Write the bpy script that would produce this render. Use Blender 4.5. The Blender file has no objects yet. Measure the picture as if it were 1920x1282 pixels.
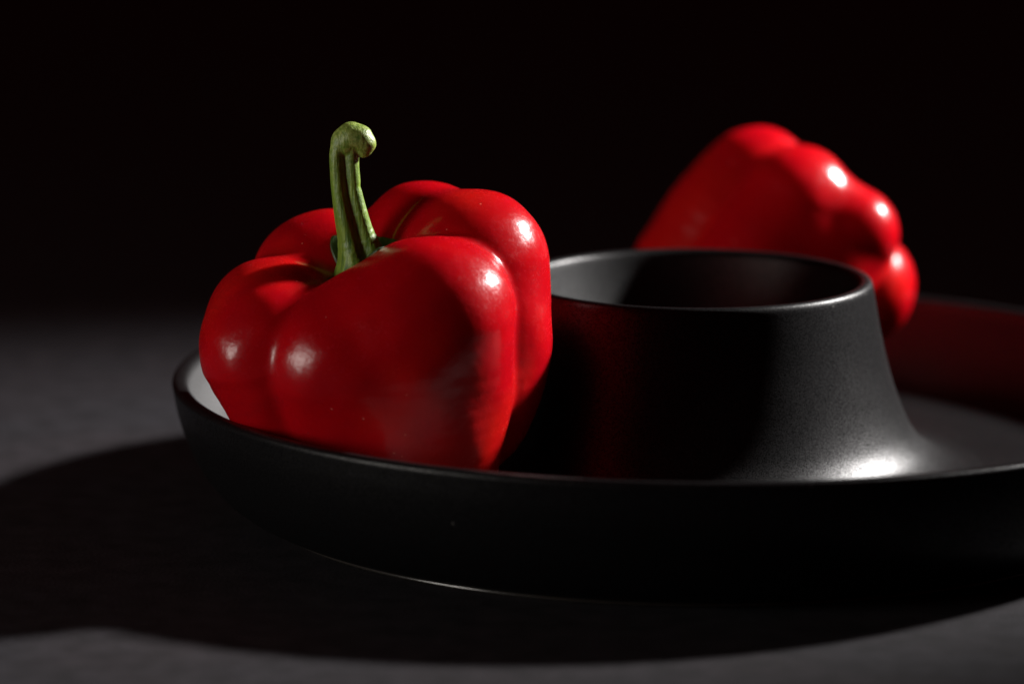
import bpy, math, random
import numpy as np
from mathutils import Vector, Matrix, noise

CM = 0.01
scene = bpy.context.scene
COL = scene.collection

# ------------------------------------------------------------------ camera
cam_data = bpy.data.cameras.new("camera")
cam = bpy.data.objects.new("camera", cam_data)
COL.objects.link(cam)
cam_data.sensor_fit = 'HORIZONTAL'
cam_data.sensor_width = 36.0
cam_data.lens = 8868.2 / 1920 * 36.0
cam_data.clip_start = 0.02
cam_data.clip_end = 20
F = Vector((-0.03805288, 0.98210875, -0.18442989))
R = Vector((0.99922563, 0.03924534, 0.00281829))
U = Vector((-0.01000588, 0.18417983, 0.98284163))
M = Matrix((R, U, -F)).transposed().to_4x4()
M.translation = Vector((0, -119.51, 26.696)) * CM
cam.matrix_world = M
cam_data.dof.use_dof = True
cam_data.dof.focus_distance = 1.155
cam_data.dof.aperture_fstop = 6.8
scene.camera = cam

# ------------------------------------------------------------------ light
world = bpy.data.worlds.new("World")
scene.world = world
world.use_nodes = True
bg = world.node_tree.nodes["Background"]
bg.inputs[0].default_value = (1.0, 0.05, 0.06, 1)
bg.inputs[1].default_value = 0.02


def aim(o, p):
    o.rotation_euler = (Vector(p) - o.location).to_track_quat('-Z', 'Y').to_euler()


key_d = bpy.data.lights.new("key_lamp", 'SPOT')
key = bpy.data.objects.new("key_lamp", key_d)
COL.objects.link(key)
key.location = Vector((63.5, 34, 49.5)) * CM
key_d.energy = 110
key_d.color = (1.0, 0.97, 0.95)
key_d.shadow_soft_size = 0.04
key_d.spot_size = math.radians(34.5)
key_d.spot_blend = 1.0
aim(key, Vector((-7, 1.5, 2)) * CM)

fill_d = bpy.data.lights.new("fill_lamp", 'AREA')
fill = bpy.data.objects.new("fill_lamp", fill_d)
COL.objects.link(fill)
fill.location = Vector((-82, -44, 17)) * CM
fill_d.energy = 2.7
fill_d.color = (1.0, 0.95, 0.88)
fill_d.shape = 'DISK'
fill_d.size = 0.26
aim(fill, Vector((-6, -4, 4)) * CM)

scene.view_settings.view_transform = 'Standard'
scene.view_settings.look = 'None'
scene.view_settings.exposure = 0
scene.view_settings.gamma = 1
scene.render.engine = 'CYCLES'
scene.cycles.sample_clamp_indirect = 3
scene.cycles.max_bounces = 8


# ------------------------------------------------------------------ helpers
def new_mat(name):
    m = bpy.data.materials.new(name)
    m.use_nodes = True
    return m, m.node_tree.nodes, m.node_tree.links, m.node_tree.nodes["Principled BSDF"]


def node(nt, typ, **kw):
    n = nt.new(typ)
    for k, v in kw.items():
        setattr(n, k, v)
    return n


def mesh_obj(name, verts, faces, mat, parent=None, smooth=True, loc=None):
    me = bpy.data.meshes.new(name)
    me.from_pydata([tuple(v) for v in verts], [], faces)
    me.update()
    if smooth:
        me.polygons.foreach_set("use_smooth", [True] * len(me.polygons))
    me.materials.append(mat)
    o = bpy.data.objects.new(name, me)
    COL.objects.link(o)
    if parent is not None:
        o.parent = parent
    if loc is not None:
        o.location = loc
    return o


def empty(name, loc, label, cat, group=None):
    o = bpy.data.objects.new(name, None)
    COL.objects.link(o)
    o.empty_display_size = 0.02
    o.location = loc
    o["label"] = label
    o["category"] = cat
    if group:
        o["group"] = group
    return o


def catmull(pts, n):
    P = np.array(pts, float)
    P = np.vstack([2 * P[0] - P[1], P, 2 * P[-1] - P[-2]])
    out = []
    for i in range(1, len(P) - 2):
        # centripetal-ish: plain uniform is fine for these spacings
        for t in np.linspace(0, 1, n, endpoint=False):
            p0, p1, p2, p3 = P[i - 1:i + 3]
            out.append(0.5 * ((2 * p1) + (-p0 + p2) * t + (2 * p0 - 5 * p1 + 4 * p2 - p3) * t * t
                              + (-p0 + 3 * p1 - 3 * p2 + p3) * t ** 3))
    out.append(P[-2])
    return np.array(out)


def lathe(prof, seg):
    """prof: list of (r,z) cm -> verts, faces; r==0 makes a pole"""
    verts, faces, rings = [], [], []
    for r, z in prof:
        if r < 1e-6:
            rings.append([len(verts)])
            verts.append((0, 0, z * CM))
        else:
            rings.append(list(range(len(verts), len(verts) + seg)))
            for k in range(seg):
                a = 2 * math.pi * k / seg
                verts.append((r * CM * math.cos(a), r * CM * math.sin(a), z * CM))
    for a, b in zip(rings[:-1], rings[1:]):
        for k in range(seg):
            k2 = (k + 1) % seg
            if len(a) == 1 and len(b) == 1:
                continue
            if len(a) == 1:
                faces.append((a[0], b[k2], b[k]))
            elif len(b) == 1:
                faces.append((a[k], a[k2], b[0]))
            else:
                faces.append((a[k], a[k2], b[k2], b[k]))
    return verts, faces


# ---- implicit surfaces (lobes are tapered capsules, blended)
def round_cone(P, a, b, ra, rb):
    a = np.array(a, float)
    b = np.array(b, float)
    ba = b - a
    t = np.clip(((P - a) @ ba) / (ba @ ba), 0, 1)
    return np.linalg.norm(P - a - t[..., None] * ba, axis=-1) - (ra + (rb - ra) * t)


def chain(P, pts, n=4):
    """a lobe that follows a smooth curve; pts are (x, y, z, radius)"""
    q = catmull(pts, n)
    d = None
    for a, b in zip(q[:-1], q[1:]):
        e = round_cone(P, a[:3], b[:3], a[3], b[3])
        d = e if d is None else np.minimum(d, e)
    return d


def smin(a, b, k):
    h = np.maximum(k - np.abs(a - b), 0) / k
    return np.minimum(a, b) - h * h * k * 0.25


def surface_nets(f, lo, hi, h, project=3, eps=0.01):
    lo = np.array(lo, float)
    hi = np.array(hi, float)
    n = np.ceil((hi - lo) / h).astype(int) + 1
    ax = [lo[i] + h * np.arange(n[i]) for i in range(3)]
    D = np.empty(n)
    for i in range(n[0]):
        Y, Z = np.meshgrid(ax[1], ax[2], indexing='ij')
        D[i] = f(np.stack([np.full_like(Y, ax[0][i]), Y, Z], -1))
    S = D < 0
    c = n - 1
    acc = np.zeros(tuple(c) + (3,))
    cnt = np.zeros(tuple(c))
    offs = [(i, j, k) for i in (0, 1) for j in (0, 1) for k in (0, 1)]

    def sub(A, o):
        return A[o[0]:o[0] + c[0], o[1]:o[1] + c[1], o[2]:o[2] + c[2]]
    for p in offs:
        for q in offs:
            if sum(abs(u - v) for u, v in zip(p, q)) == 1 and p < q:
                a, b = sub(D, p), sub(D, q)
                cross = (a < 0) != (b < 0)
                t = np.where(cross, a / np.where(cross, a - b, 1), 0)
                for d in range(3):
                    acc[..., d] += np.where(cross, p[d] + (q[d] - p[d]) * t, 0)
                cnt += cross
    act = cnt > 0
    idx = -np.ones(tuple(c), int)
    idx[act] = np.arange(act.sum())
    cells = np.argwhere(act)
    V = lo + h * (cells + acc[act] / cnt[act][:, None])
    faces = []
    for d in range(3):
        e = [(1, 0, 0), (0, 1, 0), (0, 0, 1)][d]
        A = S[:n[0] - e[0], :n[1] - e[1], :n[2] - e[2]]
        B = S[e[0]:, e[1]:, e[2]:]
        ed = np.argwhere(A != B)
        o1, o2 = (d + 1) % 3, (d + 2) % 3
        ok = (ed[:, o1] > 0) & (ed[:, o2] > 0) & (ed[:, o1] < c[o1]) & (ed[:, o2] < c[o2])
        ed = ed[ok]
        ins = A[tuple(ed.T)]
        q = []
        for s1, s2 in ((0, 0), (1, 0), (1, 1), (0, 1)):
            r = ed.copy()
            r[:, o1] -= s1
            r[:, o2] -= s2
            q.append(idx[tuple(r.T)])
        q = np.stack(q, -1)
        q[~ins] = q[~ins][:, ::-1]
        faces.append(q)
    faces = np.vstack(faces)

    def grad(P):
        g = np.stack([(f(P + np.eye(3)[i] * eps) - f(P - np.eye(3)[i] * eps)) for i in range(3)], -1) / (2 * eps)
        return g
    for _ in range(project):
        g = grad(V)
        V = V - (f(V) / np.maximum((g * g).sum(-1), 0.3))[:, None] * g
    return V, faces


# ------------------------------------------------------------------ materials
def pepper_skin():
    m, nt, ln, b = new_mat("pepper_skin")
    tc = node(nt, 'ShaderNodeTexCoord')
    n1 = node(nt, 'ShaderNodeTexNoise')
    n1.inputs['Scale'].default_value = 60
    n1.inputs['Detail'].default_value = 4
    ln.new(tc.outputs['Object'], n1.inputs['Vector'])
    cr = node(nt, 'ShaderNodeValToRGB')
    cr.color_ramp.elements[0].position = 0.3
    cr.color_ramp.elements[0].color = (0.37, 0.0008, 0.005, 1)
    cr.color_ramp.elements[1].position = 0.75
    cr.color_ramp.elements[1].color = (0.48, 0.0018, 0.006, 1)
    ln.new(n1.outputs[0], cr.inputs[0])
    # the red drifts a little towards orange in places
    n0 = node(nt, 'ShaderNodeTexNoise')
    n0.inputs['Scale'].default_value = 28
    n0.inputs['Detail'].default_value = 3
    ln.new(tc.outputs['Object'], n0.inputs['Vector'])
    w0 = node(nt, 'ShaderNodeMapRange')
    w0.inputs[1].default_value = 0.5
    w0.inputs[2].default_value = 0.75
    ln.new(n0.outputs[0], w0.inputs[0])
    m0 = node(nt, 'ShaderNodeMix', data_type='RGBA')
    ln.new(w0.outputs[0], m0.inputs[0])
    ln.new(cr.outputs[0], m0.inputs[6])
    m0.inputs[7].default_value = (0.50, 0.009, 0.004, 1)
    # tiny pale dust specks
    vo = node(nt, 'ShaderNodeTexVoronoi')
    vo.inputs['Scale'].default_value = 420
    ln.new(tc.outputs['Object'], vo.inputs['Vector'])
    sp = node(nt, 'ShaderNodeMath', operation='LESS_THAN')
    ln.new(vo.outputs['Distance'], sp.inputs[0])
    sp.inputs[1].default_value = 0.10
    n2 = node(nt, 'ShaderNodeTexNoise')
    n2.inputs['Scale'].default_value = 190
    ln.new(tc.outputs['Object'], n2.inputs['Vector'])
    g2 = node(nt, 'ShaderNodeMath', operation='GREATER_THAN')
    g2.inputs[1].default_value = 0.62
    ln.new(n2.outputs[0], g2.inputs[0])
    mu = node(nt, 'ShaderNodeMath', operation='MULTIPLY')
    ln.new(sp.outputs[0], mu.inputs[0])
    ln.new(g2.outputs[0], mu.inputs[1])
    mx = node(nt, 'ShaderNodeMix', data_type='RGBA')
    ln.new(mu.outputs[0], mx.inputs[0])
    ln.new(m0.outputs[2], mx.inputs[6])
    mx.inputs[7].default_value = (0.7, 0.16, 0.12, 1)
    at = node(nt, 'ShaderNodeAttribute', attribute_name="scar")
    mx2 = node(nt, 'ShaderNodeMix', data_type='RGBA')
    ln.new(at.outputs['Fac'], mx2.inputs[0])
    ln.new(mx.outputs[2], mx2.inputs[6])
    mx2.inputs[7].default_value = (0.62, 0.36, 0.14, 1)
    ln.new(mx2.outputs[2], b.inputs['Base Color'])
    # roughness: waxy, a little uneven
    n3 = node(nt, 'ShaderNodeTexNoise')
    n3.inputs['Scale'].default_value = 230
    n3.inputs['Detail'].default_value = 6
    ln.new(tc.outputs['Object'], n3.inputs['Vector'])
    mr = node(nt, 'ShaderNodeMapRange')
    mr.inputs[3].default_value = 0.17
    mr.inputs[4].default_value = 0.29
    ln.new(n3.outputs[0], mr.inputs[0])
    n5 = node(nt, 'ShaderNodeTexNoise')
    n5.inputs['Scale'].default_value = 700
    n5.inputs['Detail'].default_value = 3
    n5.inputs['Distortion'].default_value = 1.5
    ln.new(tc.outputs['Object'], n5.inputs['Vector'])
    m5 = node(nt, 'ShaderNodeMapRange')
    m5.inputs[1].default_value = 0.5
    m5.inputs[2].default_value = 0.72
    m5.inputs[3].default_value = 0.0
    m5.inputs[4].default_value = 0.09
    ln.new(n5.outputs[0], m5.inputs[0])
    a5 = node(nt, 'ShaderNodeMath', operation='ADD')
    ln.new(mr.outputs[0], a5.inputs[0])
    ln.new(m5.outputs[0], a5.inputs[1])
    ln.new(a5.outputs[0], b.inputs['Roughness'])
    bp = node(nt, 'ShaderNodeBump')
    bp.inputs['Strength'].default_value = 0.5
    bp.inputs['Distance'].default_value = 0.0004
    ln.new(n3.outputs[0], bp.inputs['Height'])
    n4 = node(nt, 'ShaderNodeTexNoise')
    n4.inputs['Scale'].default_value = 900
    n4.inputs['Detail'].default_value = 2
    ln.new(tc.outputs['Object'], n4.inputs['Vector'])
    bp2 = node(nt, 'ShaderNodeBump')
    bp2.inputs['Strength'].default_value = 0.25
    bp2.inputs['Distance'].default_value = 0.00005
    ln.new(n4.outputs[0], bp2.inputs['Height'])
    ln.new(bp.outputs[0], bp2.inputs['Normal'])
    ln.new(bp2.outputs[0], b.inputs['Normal'])
    b.inputs['Subsurface Weight'].default_value = 0.55
    b.inputs['Subsurface Radius'].default_value = (1.0, 0.03, 0.02)
    b.inputs['Subsurface Scale'].default_value = 0.009
    b.inputs['Specular IOR Level'].default_value = 0.27
    return m


def ceramic():
    m, nt, ln, b = new_mat("matte_black_glaze")
    tc = node(nt, 'ShaderNodeTexCoord')
    vo = node(nt, 'ShaderNodeTexVoronoi')
    vo.inputs['Scale'].default_value = 260
    ln.new(tc.outputs['Object'], vo.inputs['Vector'])
    lt = node(nt, 'ShaderNodeMath', operation='LESS_THAN')
    lt.inputs[1].default_value = 0.07
    ln.new(vo.outputs['Distance'], lt.inputs[0])
    dn = node(nt, 'ShaderNodeTexNoise')
    dn.inputs['Scale'].default_value = 120
    ln.new(tc.outputs['Object'], dn.inputs['Vector'])
    gt = node(nt, 'ShaderNodeMath', operation='GREATER_THAN')
    gt.inputs[1].default_value = 0.66
    ln.new(dn.outputs[0], gt.inputs[0])
    du = node(nt, 'ShaderNodeMath', operation='MULTIPLY')
    ln.new(lt.outputs[0], du.inputs[0])
    ln.new(gt.outputs[0], du.inputs[1])
    bc = node(nt, 'ShaderNodeMix', data_type='RGBA')
    bc.inputs[6].default_value = (0.004, 0.0038, 0.0042, 1)
    bc.inputs[7].default_value = (0.12, 0.115, 0.11, 1)
    ln.new(du.outputs[0], bc.inputs[0])
    ln.new(bc.outputs[2], b.inputs['Base Color'])
    n1 = node(nt, 'ShaderNodeTexNoise')
    n1.inputs['Scale'].default_value = 3200
    n1.inputs['Detail'].default_value = 3
    n1.inputs['Roughness'].default_value = 0.7
    ln.new(tc.outputs['Object'], n1.inputs['Vector'])
    n2 = node(nt, 'ShaderNodeTexNoise')
    n2.inputs['Scale'].default_value = 60
    n2.inputs['Detail'].default_value = 3
    ln.new(tc.outputs['Object'], n2.inputs['Vector'])
    mr = node(nt, 'ShaderNodeMapRange')
    mr.inputs[3].default_value = 0.34
    mr.inputs[4].default_value = 0.40
    ln.new(n2.outputs[0], mr.inputs[0])
    sa = node(nt, 'ShaderNodeAttribute', attribute_name="satin")
    ma = node(nt, 'ShaderNodeMath', operation='MULTIPLY_ADD')
    ma.inputs[1].default_value = 0.28
    ln.new(sa.outputs['Fac'], ma.inputs[0])
    ln.new(mr.outputs[0], ma.inputs[2])
    ln.new(ma.outputs[0], b.inputs['Roughness'])
    bp = node(nt, 'ShaderNodeBump')
    bp.inputs['Strength'].default_value = 0.6
    bp.inputs['Distance'].default_value = 0.00008
    ln.new(n1.outputs[0], bp.inputs['Height'])
    ln.new(bp.outputs[0], b.inputs['Normal'])
    sr = node(nt, 'ShaderNodeMapRange')
    sr.inputs[1].default_value = 0.38
    sr.inputs[2].default_value = 0.64
    sr.inputs[3].default_value = 0.0
    sr.inputs[4].default_value = 0.52
    ln.new(n1.outputs[0], sr.inputs[0])
    sb = node(nt, 'ShaderNodeMath', operation='MULTIPLY_ADD')
    sb.inputs[1].default_value = 0.5
    ln.new(sa.outputs['Fac'], sb.inputs[0])
    ln.new(sr.outputs[0], sb.inputs[2])
    ln.new(sb.outputs[0], b.inputs['Specular IOR Level'])
    return m


def stone():
    m, nt, ln, b = new_mat("dark_tabletop")
    tc = node(nt, 'ShaderNodeTexCoord')
    n1 = node(nt, 'ShaderNodeTexNoise')
    n1.inputs['Scale'].default_value = 120
    n1.inputs['Detail'].default_value = 9
    n1.inputs['Roughness'].default_value = 0.6
    ln.new(tc.outputs['Object'], n1.inputs['Vector'])
    cr = node(nt, 'ShaderNodeValToRGB')
    cr.color_ramp.elements[0].position = 0.35
    cr.color_ramp.elements[0].color = (0.0072, 0.0060, 0.0076, 1)
    cr.color_ramp.elements[1].position = 0.7
    cr.color_ramp.elements[1].color = (0.0235, 0.0208, 0.0245, 1)
    ln.new(n1.outputs[0], cr.inputs[0])
    n2 = node(nt, 'ShaderNodeTexNoise')
    n2.inputs['Scale'].default_value = 16
    n2.inputs['Detail'].default_value = 3
    ln.new(tc.outputs['Object'], n2.inputs['Vector'])
    mx = node(nt, 'ShaderNodeMix', data_type='RGBA', blend_type='MULTIPLY')
    mx.inputs[0].default_value = 0.6
    ln.new(cr.outputs[0], mx.inputs[6])
    c2 = node(nt, 'ShaderNodeValToRGB')
    c2.color_ramp.elements[0].position = 0.35
    c2.color_ramp.elements[0].color = (1.0, 0.80, 0.82, 1)
    c2.color_ramp.elements[1].position = 0.65
    c2.color_ramp.elements[1].color = (0.86, 0.93, 1.0, 1)
    ln.new(n2.outputs[0], c2.inputs[0])
    ln.new(c2.outputs[0], mx.inputs[7])
    ln.new(mx.outputs[2], b.inputs['Base Color'])
    b.inputs['Roughness'].default_value = 0.75
    b.inputs['Specular IOR Level'].default_value = 0.25
    n3 = node(nt, 'ShaderNodeTexNoise')
    n3.inputs['Scale'].default_value = 900
    n3.inputs['Detail'].default_value = 4
    ln.new(tc.outputs['Object'], n3.inputs['Vector'])
    bp = node(nt, 'ShaderNodeBump')
    bp.inputs['Strength'].default_value = 0.5
    bp.inputs['Distance'].default_value = 0.0003
    ln.new(n3.outputs[0], bp.inputs['Height'])
    ln.new(bp.outputs[0], b.inputs['Normal'])
    return m


def stem_mat(name, dark):
    m, nt, ln, b = new_mat(name)
    tc = node(nt, 'ShaderNodeTexCoord')
    mp = node(nt, 'ShaderNodeMapping')
    mp.inputs['Scale'].default_value = (1, 1, 0.10)
    ln.new(tc.outputs['Object'], mp.inputs['Vector'])
    n1 = node(nt, 'ShaderNodeTexNoise')
    n1.inputs['Scale'].default_value = 1100
    n1.inputs['Detail'].default_value = 4
    n1.inputs['Roughness'].default_value = 0.65
    ln.new(mp.outputs[0], n1.inputs['Vector'])
    cr = node(nt, 'ShaderNodeValToRGB')
    cr.color_ramp.elements[0].position = 0.3
    cr.color_ramp.elements[1].position = 0.72
    if dark:
        cr.color_ramp.elements[0].color = (0.015, 0.035, 0.006, 1)
        cr.color_ramp.elements[1].color = (0.05, 0.09, 0.018, 1)
    else:
        cr.color_ramp.elements[0].color = (0.04, 0.115, 0.007, 1)
        cr.color_ramp.elements[1].color = (0.28, 0.42, 0.05, 1)
    ln.new(n1.outputs[0], cr.inputs[0])
    # the dried tip is paler
    sx = node(nt, 'ShaderNodeSeparateXYZ')
    ln.new(tc.outputs['Object'], sx.inputs[0])
    tr = node(nt, 'ShaderNodeMapRange')
    tr.inputs[1].default_value = 0.080
    tr.inputs[2].default_value = 0.092
    tr.inputs[4].default_value = 0.0 if dark else 0.6
    ln.new(sx.outputs[2], tr.inputs[0])
    nt2 = node(nt, 'ShaderNodeTexNoise')
    nt2.inputs['Scale'].default_value = 900
    nt2.inputs['Detail'].default_value = 4
    ln.new(tc.outputs['Object'], nt2.inputs['Vector'])
    tp = node(nt, 'ShaderNodeValToRGB')
    tp.color_ramp.elements[0].position = 0.35
    tp.color_ramp.elements[0].color = (0.12, 0.19, 0.02, 1)
    tp.color_ramp.elements[1].position = 0.62
    tp.color_ramp.elements[1].color = (0.46, 0.52, 0.14, 1)
    ln.new(nt2.outputs[0], tp.inputs[0])
    tm = node(nt, 'ShaderNodeMix', data_type='RGBA')
    ln.new(tr.outputs[0], tm.inputs[0])
    ln.new(cr.outputs[0], tm.inputs[6])
    ln.new(tp.outputs[0], tm.inputs[7])
    ln.new(tm.outputs[2], b.inputs['Base Color'])
    b.inputs['Roughness'].default_value = 0.42
    bp = node(nt, 'ShaderNodeBump')
    bp.inputs['Strength'].default_value = 0.9
    bp.inputs['Distance'].default_value = 0.00035
    hs = node(nt, 'ShaderNodeMath', operation='MULTIPLY_ADD')
    hs.inputs[1].default_value = 0.5
    ln.new(nt2.outputs[0], hs.inputs[0])
    ln.new(n1.outputs[0], hs.inputs[2])
    ln.new(hs.outputs[0], bp.inputs['Height'])
    ln.new(bp.outputs[0], b.inputs['Normal'])
    b.inputs['Subsurface Weight'].default_value = 0.1
    b.inputs['Subsurface Radius'].default_value = (0.5, 1.0, 0.1)
    b.inputs['Subsurface Scale'].default_value = 0.001
    return m


M_SKIN = pepper_skin()
M_CER = ceramic()
M_FOOT, _nt, _ln, _b = new_mat("glossy_black_glaze")
_b.inputs['Base Color'].default_value = (0.02, 0.018, 0.016, 1)
_b.inputs['Roughness'].default_value = 0.2
_b.inputs['Specular IOR Level'].default_value = 0.7
M_TAB = stone()
M_STEM = stem_mat("pepper_stem_green", False)
M_CALYX = stem_mat("pepper_calyx_green", True)

# ------------------------------------------------------------------ tabletop
verts = [(-3, -1.5, 0), (3, -1.5, 0), (3, 4, 0), (-3, 4, 0)]
tab = mesh_obj("tabletop", verts, [(0, 1, 2, 3)], M_TAB, smooth=False)
tab["kind"] = "structure"

# ------------------------------------------------------------------ platter
plat = empty("serving_platter", (0, 0, 0),
             "round matte black ceramic platter with a raised bowl in its centre, holding two red peppers", "platter")
outer = catmull([(10.98, 0.13), (11.4, 0.24), (12.05, 0.62), (12.6, 1.25), (12.98, 2.0), (13.21, 2.7), (13.325, 3.3)], 6)
rim = [(13.335, 3.36), (13.325, 3.42), (13.29, 3.47), (13.24, 3.495), (13.17, 3.50), (13.08, 3.49), (13.0, 3.46), (12.95, 3.41), (12.92, 3.34)]
inner = catmull([(12.89, 3.27), (12.71, 2.7), (12.35, 2.1), (11.75, 1.62), (10.95, 1.31), (9.9, 1.17), (8.9, 1.15), (8.0, 1.14), (7.5, 1.15)], 6)
prof = [(10.2, 0.10), (10.7, 0.09)] + [tuple(p) for p in outer] + rim + [tuple(p) for p in inner]
v, f = lathe(prof, 256)
tray = mesh_obj("tray", v, f, M_CER, plat)


def satin(o, fn):
    """the glaze is thinner and more matte on the steep inner walls"""
    at = o.data.attributes.new("satin", 'FLOAT', 'POINT')
    at.data.foreach_set("value", [fn(math.hypot(p.co.x, p.co.y) / CM, p.co.z / CM, i) for i, p in enumerate(o.data.vertices)])


n_out = 256 * (2 + len(outer) + 4)
satin(tray, lambda r_, z_, i: min(1, max(0, (z_ - 1.25) / 0.5)) * min(1, max(0, (3.38 - z_) / 0.15)) if i > n_out else 0.0)
# underside and foot ring
foot = [(0, 0.30), (9.6, 0.30), (9.9, 0.22), (10.05, 0.03), (10.15, 0.0), (10.94, 0.0), (11.0, 0.012), (11.035, 0.04),
        (11.04, 0.07), (11.03, 0.10), (11.0, 0.122), (10.95, 0.13), (10.85, 0.135)]
v, f = lathe(foot, 256)
mesh_obj("foot_ring", v, f, M_FOOT, plat)
wall = catmull([(7.5, 1.15), (7.0, 1.22), (6.5, 1.38), (6.05, 1.66), (5.72, 2.05), (5.48, 2.5), (5.28, 3.0), (5.12, 3.5),
                (4.98, 4.0), (4.86, 4.5), (4.76, 5.0), (4.69, 5.4), (4.63, 5.75)], 5)
brim = [(4.615, 5.84), (4.59, 5.91), (4.55, 5.96), (4.49, 5.985), (4.42, 5.99), (4.35, 5.97), (4.29, 5.93), (4.255, 5.87)]
well = catmull([(4.235, 5.78), (4.14, 5.3), (3.98, 4.6), (3.74, 3.8), (3.4, 3.0), (2.9, 2.25), (2.2, 1.7), (1.3, 1.45), (0, 1.38)], 6)
v, f = lathe([tuple(p) for p in wall] + brim + [tuple(p) for p in well], 192)
cb = mesh_obj("centre_bowl", v, f, M_CER, plat)
n_wall = 192 * (len(wall) + len(brim))
satin(cb, lambda r_, z_, i: 0.3 if i > n_wall else 0.0)


# ------------------------------------------------------------------ front pepper
def front_pepper(P):
    A1 = chain(P, [(1.65, -1.55, 0.95, 1.97), (1.64, -1.45, -0.3, 1.91), (1.68, -1.28, -1.5, 1.77), (1.72, -1.05, -2.75, 1.5)])
    A3 = chain(P, [(0.45, -1.6, 0.0, 2.05), (0.45, -1.45, -1.4, 1.85), (0.45, -1.2, -2.6, 1.55)])
    A2 = round_cone(P, (-0.78, -1.82, -0.2), (-0.5, -1.1, -2.5), 1.8, 1.45)
    A = smin(smin(A1, A3, 1.3), A2, 0.8)
    B = chain(P, [(2.42, 0.75, 1.78, 1.95), (2.52, 0.6, 0.6, 1.90), (2.53, 0.5, -0.5, 1.86), (2.36, 0.45, -1.5, 1.70),
                  (1.75, 0.4, -2.6, 1.42)])
    Cc = round_cone(P, (1.2, 2.2, 1.85), (0.8, 1.5, -2.6), 1.85, 1.5)
    Dd = round_cone(P, (-1.25, 2.0, 0.92), (-0.8, 1.4, -2.5), 2.05, 1.45)
    E1 = round_cone(P, (-2.5, 0.1, 0.38), (-1.7, 0.1, -2.4), 1.70, 1.35)
    E2 = chain(P, [(-2.42, -1.0, -0.05, 1.82), (-2.08, -0.8, -1.15, 1.60), (-1.6, -0.5, -2.4, 1.35)])
    E = smin(E1, E2, 0.55)
    core = round_cone(P, (-0.15, 0.1, -0.3), (0, 0, -2.5), 1.7, 1.4)
    BC = smin(B, Cc, 0.6)
    d = smin(A, BC, 0.22)
    d = smin(d, E, 0.2)
    d = smin(d, Dd, 0.4)
    d = smin(d, core, 0.5)
    x, y, z = P[..., 0], P[..., 1], P[..., 2]
    d = d + 0.03 * np.sin(1.7 * x + 1.3 * y + 0.8) * np.sin(1.9 * z + 1.1 * x) \
        + 0.012 * np.sin(4.1 * x - 2.3 * y) * np.sin(3.3 * z + 2.0 * y + 1.0)
    return d


OP = Vector((-7.83, -5.3, 5.23))
FLOOR = 1.15
SC = 0.986


def build_body(fn, O, parent, h):
    V, Fq = surface_nets(fn, (-5.2, -4.8, -5.4), (5.2, 4.8, 4.6), h)
    V = V * SC
    # settle on the platter's floor instead of passing through it
    zf = FLOOR + 0.01 - O.z
    t = (V[:, 2] - zf) / 0.10
    V[:, 2] = np.where(t > 8, V[:, 2], zf + 0.10 * np.log1p(np.exp(np.minimum(t, 8))))
    base = parent.location
    off = np.array([O.x, O.y, O.z])
    Vw = (V + off) * CM - np.array(base)
    o = mesh_obj("body", Vw, [tuple(int(i) for i in q) for q in Fq], M_SKIN, parent)
    return o, V


def scar_mask(V):
    """pale corky lines where the lobes of the front pepper meet beside the stalk"""
    P = V / SC
    A1 = round_cone(P, (1.65, -1.55, 0.95), (1.62, -1.42, -0.8), 1.97, 1.85)
    B = round_cone(P, (2.42, 0.75, 1.78), (2.5, 0.5, -0.3), 1.95, 1.88)
    Cc = round_cone(P, (1.2, 2.2, 1.85), (0.8, 1.5, -2.6), 1.85, 1.5)
    rad = np.hypot(P[:, 0] + 0.1, P[:, 1] - 0.1)
    m1 = np.exp(-((A1 - np.minimum(B, Cc)) / 0.05) ** 2) * np.clip((1.9 - rad) / 0.6, 0, 1)
    m2 = np.exp(-((B - Cc) / 0.03) ** 2) * np.clip((1.7 - rad) / 0.5, 0, 1) * 0.4
    return np.clip(np.maximum(m1, m2), 0, 1)


pep = empty("bell_pepper", Vector((OP.x, OP.y, FLOOR)) * CM,
            "glossy red bell pepper standing upright, its long curved green stem pointing up",
            "bell pepper", "red bell peppers on the platter")
body, V = build_body(front_pepper, OP, pep, 0.07)
at = body.data.attributes.new("scar", 'FLOAT', 'POINT')
at.data.foreach_set("value", scar_mask(V).astype(np.float32))


# stem -------------------------------------------------------------
def px(x, y, d=0.0):
    """offset in cm from the pepper's middle for a spot d cm deeper"""
    return ((x - 704) / 75.0, d, (640 - y) / 75.0 / 0.983 - 0.187 * d)


STEM = [(px(692, 556, .1), .98), (px(692, 526, .1), .86), (px(684, 490, .08), .64), (px(671, 440, .05), .47),
        (px(662, 400), .42), (px(654, 360), .385), (px(651, 325), .38), (px(650, 290), .38),
        (px(654, 266), .37)]
HEAD = [(px(654, 266), .38), (px(664, 257, -.03), .36), (px(679, 260, -.06), .33), (px(688, 270, -.08), .27), (px(686, 281, -.10), .19)]
spts = np.array([s[0] for s in STEM])


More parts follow.
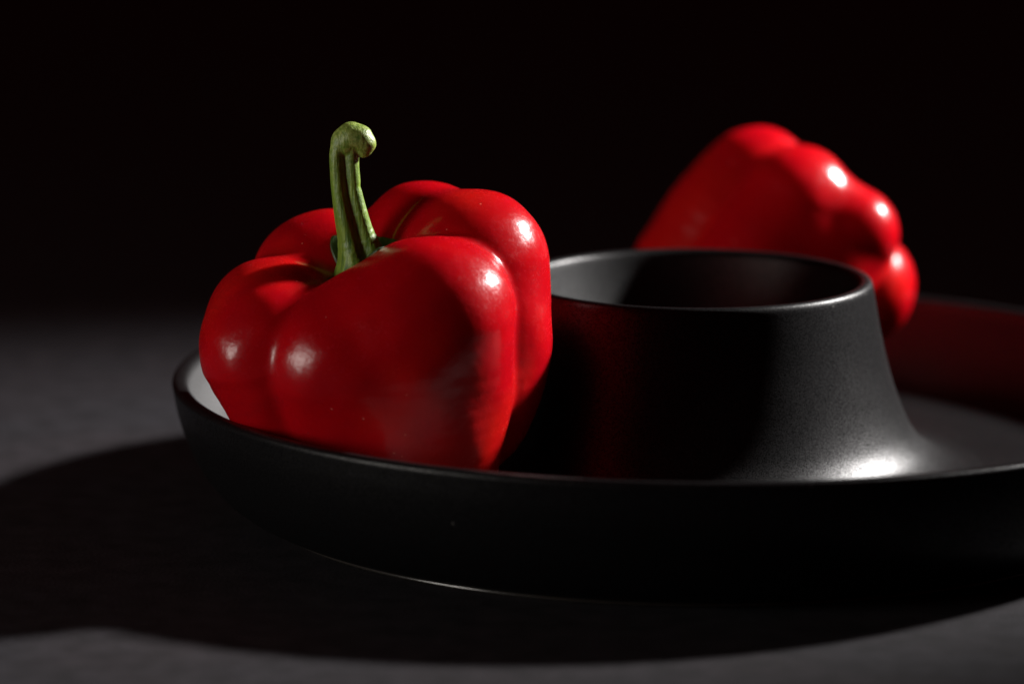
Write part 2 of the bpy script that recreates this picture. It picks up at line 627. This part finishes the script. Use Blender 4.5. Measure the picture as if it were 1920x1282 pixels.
def stem_fn(P):
    d = chain(P, [(*a, ra) for a, ra in STEM], 3)
    z = P[..., 2]
    cx = np.interp(z, spts[:, 2], spts[:, 0])
    cy = np.interp(z, spts[:, 2], spts[:, 1])
    ang = np.arctan2(P[..., 1] - cy, P[..., 0] - cx)
    a = ang + 0.16 * (z - 2.5) + 0.05 * np.sin(1.3 * z)
    # rounded ribs and sharp furrows; one deep furrow towards the camera
    rib = 0.06 * (np.sqrt(np.cos(2.0 * (a + 0.42)) ** 2 + 0.04) - 0.6)
    fw = np.angle(np.exp(1j * (ang + 1.32 + 0.10 * (z - 3.0))))
    deep = 0.14 * np.exp(-(fw / 0.42) ** 2) * np.clip((z - 0.8) / 1.0, 0.3, 1) * np.clip((5.4 - z) / 0.6, 0.0, 1)
    fade = np.clip((5.3 - z) / 0.5, 0.2, 1)
    rr = np.hypot(P[..., 0] - cx, P[..., 1] - cy)
    w = np.clip(rr / 0.2, 0, 1)
    d = d - rib * fade * w + deep * w
    h = None
    for (a_, ra), (b_, rb) in zip(HEAD[:-1], HEAD[1:]):
        q = round_cone(P, a_, b_, ra, rb)
        h = q if h is None else smin(h, q, 0.08)
    # bottom of the curled tip is sliced off where it was cut
    d = smin(d, h, 0.05)
    x, y = P[..., 0], P[..., 1]
    d = d + 0.006 * np.sin(3 * z + 3 * x) * np.sin(5 * y + 2 * z)
    # knuckle halfway up on the right
    d = d + 0.02 * np.exp(-((z - 3.98) / 0.09) ** 2) * np.clip(np.cos(ang), 0, 1)
    return d


V, Fq = surface_nets(stem_fn, (-1.6, -1.0, 0.6), (0.9, 1.3, 6.0), 0.032, eps=0.005)
off = np.array([OP.x, OP.y, OP.z - 0.06])
mesh_obj("stem", (V * SC + off) * CM - np.array(pep.location), [tuple(int(i) for i in q) for q in Fq], M_STEM, pep)


# calyx: thin scalloped skirt lying in the hollow -----------------
def drape(fn, x, y, top=3.6):
    z = np.full_like(x, top)
    for _ in range(90):
        d = fn(np.stack([x, y, z], -1))
        z = z - np.maximum(d, 0.0) * 0.8
    return z


def make_calyx(fn, O, parent, cx, cy, frame=None, r1=1.15, seed=0):
    rs = np.linspace(0.25, 1, 14)
    th = np.linspace(0, 2 * np.pi, 97)[:-1]
    Rr = r1 * (1 + 0.16 * np.cos(5 * th + seed) + 0.07 * np.sin(9 * th + 1.0 + seed))
    X = cx + rs[:, None] * Rr * np.cos(th)
    Y = cy + rs[:, None] * Rr * np.sin(th)
    Z = drape(fn, X, Y)
    Z = np.minimum(Z, Z[2].mean() + 0.72)
    up = Z + 0.05 + 0.05 * (rs[:, None] ** 3)
    dn = Z - 0.05
    vs = np.concatenate([np.stack([X, Y, up], -1).reshape(-1, 3), np.stack([X, Y, dn], -1).reshape(-1, 3)])
    n, k = len(rs), len(th)
    fs = []
    for i in range(n - 1):
        for j in range(k):
            a, b, c, d = i * k + j, i * k + (j + 1) % k, (i + 1) * k + (j + 1) % k, (i + 1) * k + j
            fs.append((a, d, c, b))
            fs.append((a + n * k, b + n * k, c + n * k, d + n * k))
    for j in range(k):
        a, b = (n - 1) * k + j, (n - 1) * k + (j + 1) % k
        fs.append((a, a + n * k, b + n * k, b))
    if frame is not None:
        vs = vs @ frame.T
    return mesh_obj("calyx", (vs * SC + np.array(O)) * CM - np.array(parent.location), fs, M_CALYX, parent)


make_calyx(front_pepper, OP, pep, -0.12, 0.15, r1=0.98)


# ------------------------------------------------------------------ back pepper
def back_pepper(P):
    C1 = chain(P, [(-0.87, 0.9, 1.48, 1.60), (-1.5, 0.8, 0.5, 1.86), (-2.35, 0.7, -1.0, 2.02)])
    A1 = round_cone(P, (0.22, -0.55, 1.22), (-1.3, -1.0, -1.5), 1.56, 2.0)
    A2 = round_cone(P, (1.78, -0.75, 0.36), (-0.3, -1.1, -2.0), 1.31, 1.95)
    Ee = round_cone(P, (2.0, 0.5, -1.35), (0.5, 0.5, -2.35), 1.62, 1.95)
    Dd = round_cone(P, (1.0, 1.5, 0.2), (-0.9, 1.5, -1.8), 1.4, 1.9)
    core = round_cone(P, (0.6, 0.3, 0.0), (-0.9, 0.2, -1.6), 1.3, 1.9)
    A = smin(A1, A2, 0.6)
    d = smin(A, C1, 0.16)
    d = smin(d, Ee, 0.14)
    d = smin(d, Dd, 0.2)
    d = smin(d, core, 0.5)
    x, y, z = P[..., 0], P[..., 1], P[..., 2]
    d = d + 0.03 * np.sin(1.7 * x + 1.9 * y + 0.3) * np.sin(1.6 * z + 1.3 * x)
    return d


OB = Vector((2.60, 9.2, 5.42))
pep2 = empty("bell_pepper", Vector((OB.x, OB.y, FLOOR)) * CM,
             "glossy red bell pepper leaning over behind the centre bowl, its lobed tip pointing up right",
             "bell pepper", "red bell peppers on the platter")
build_body(back_pepper, OB, pep2, 0.09)
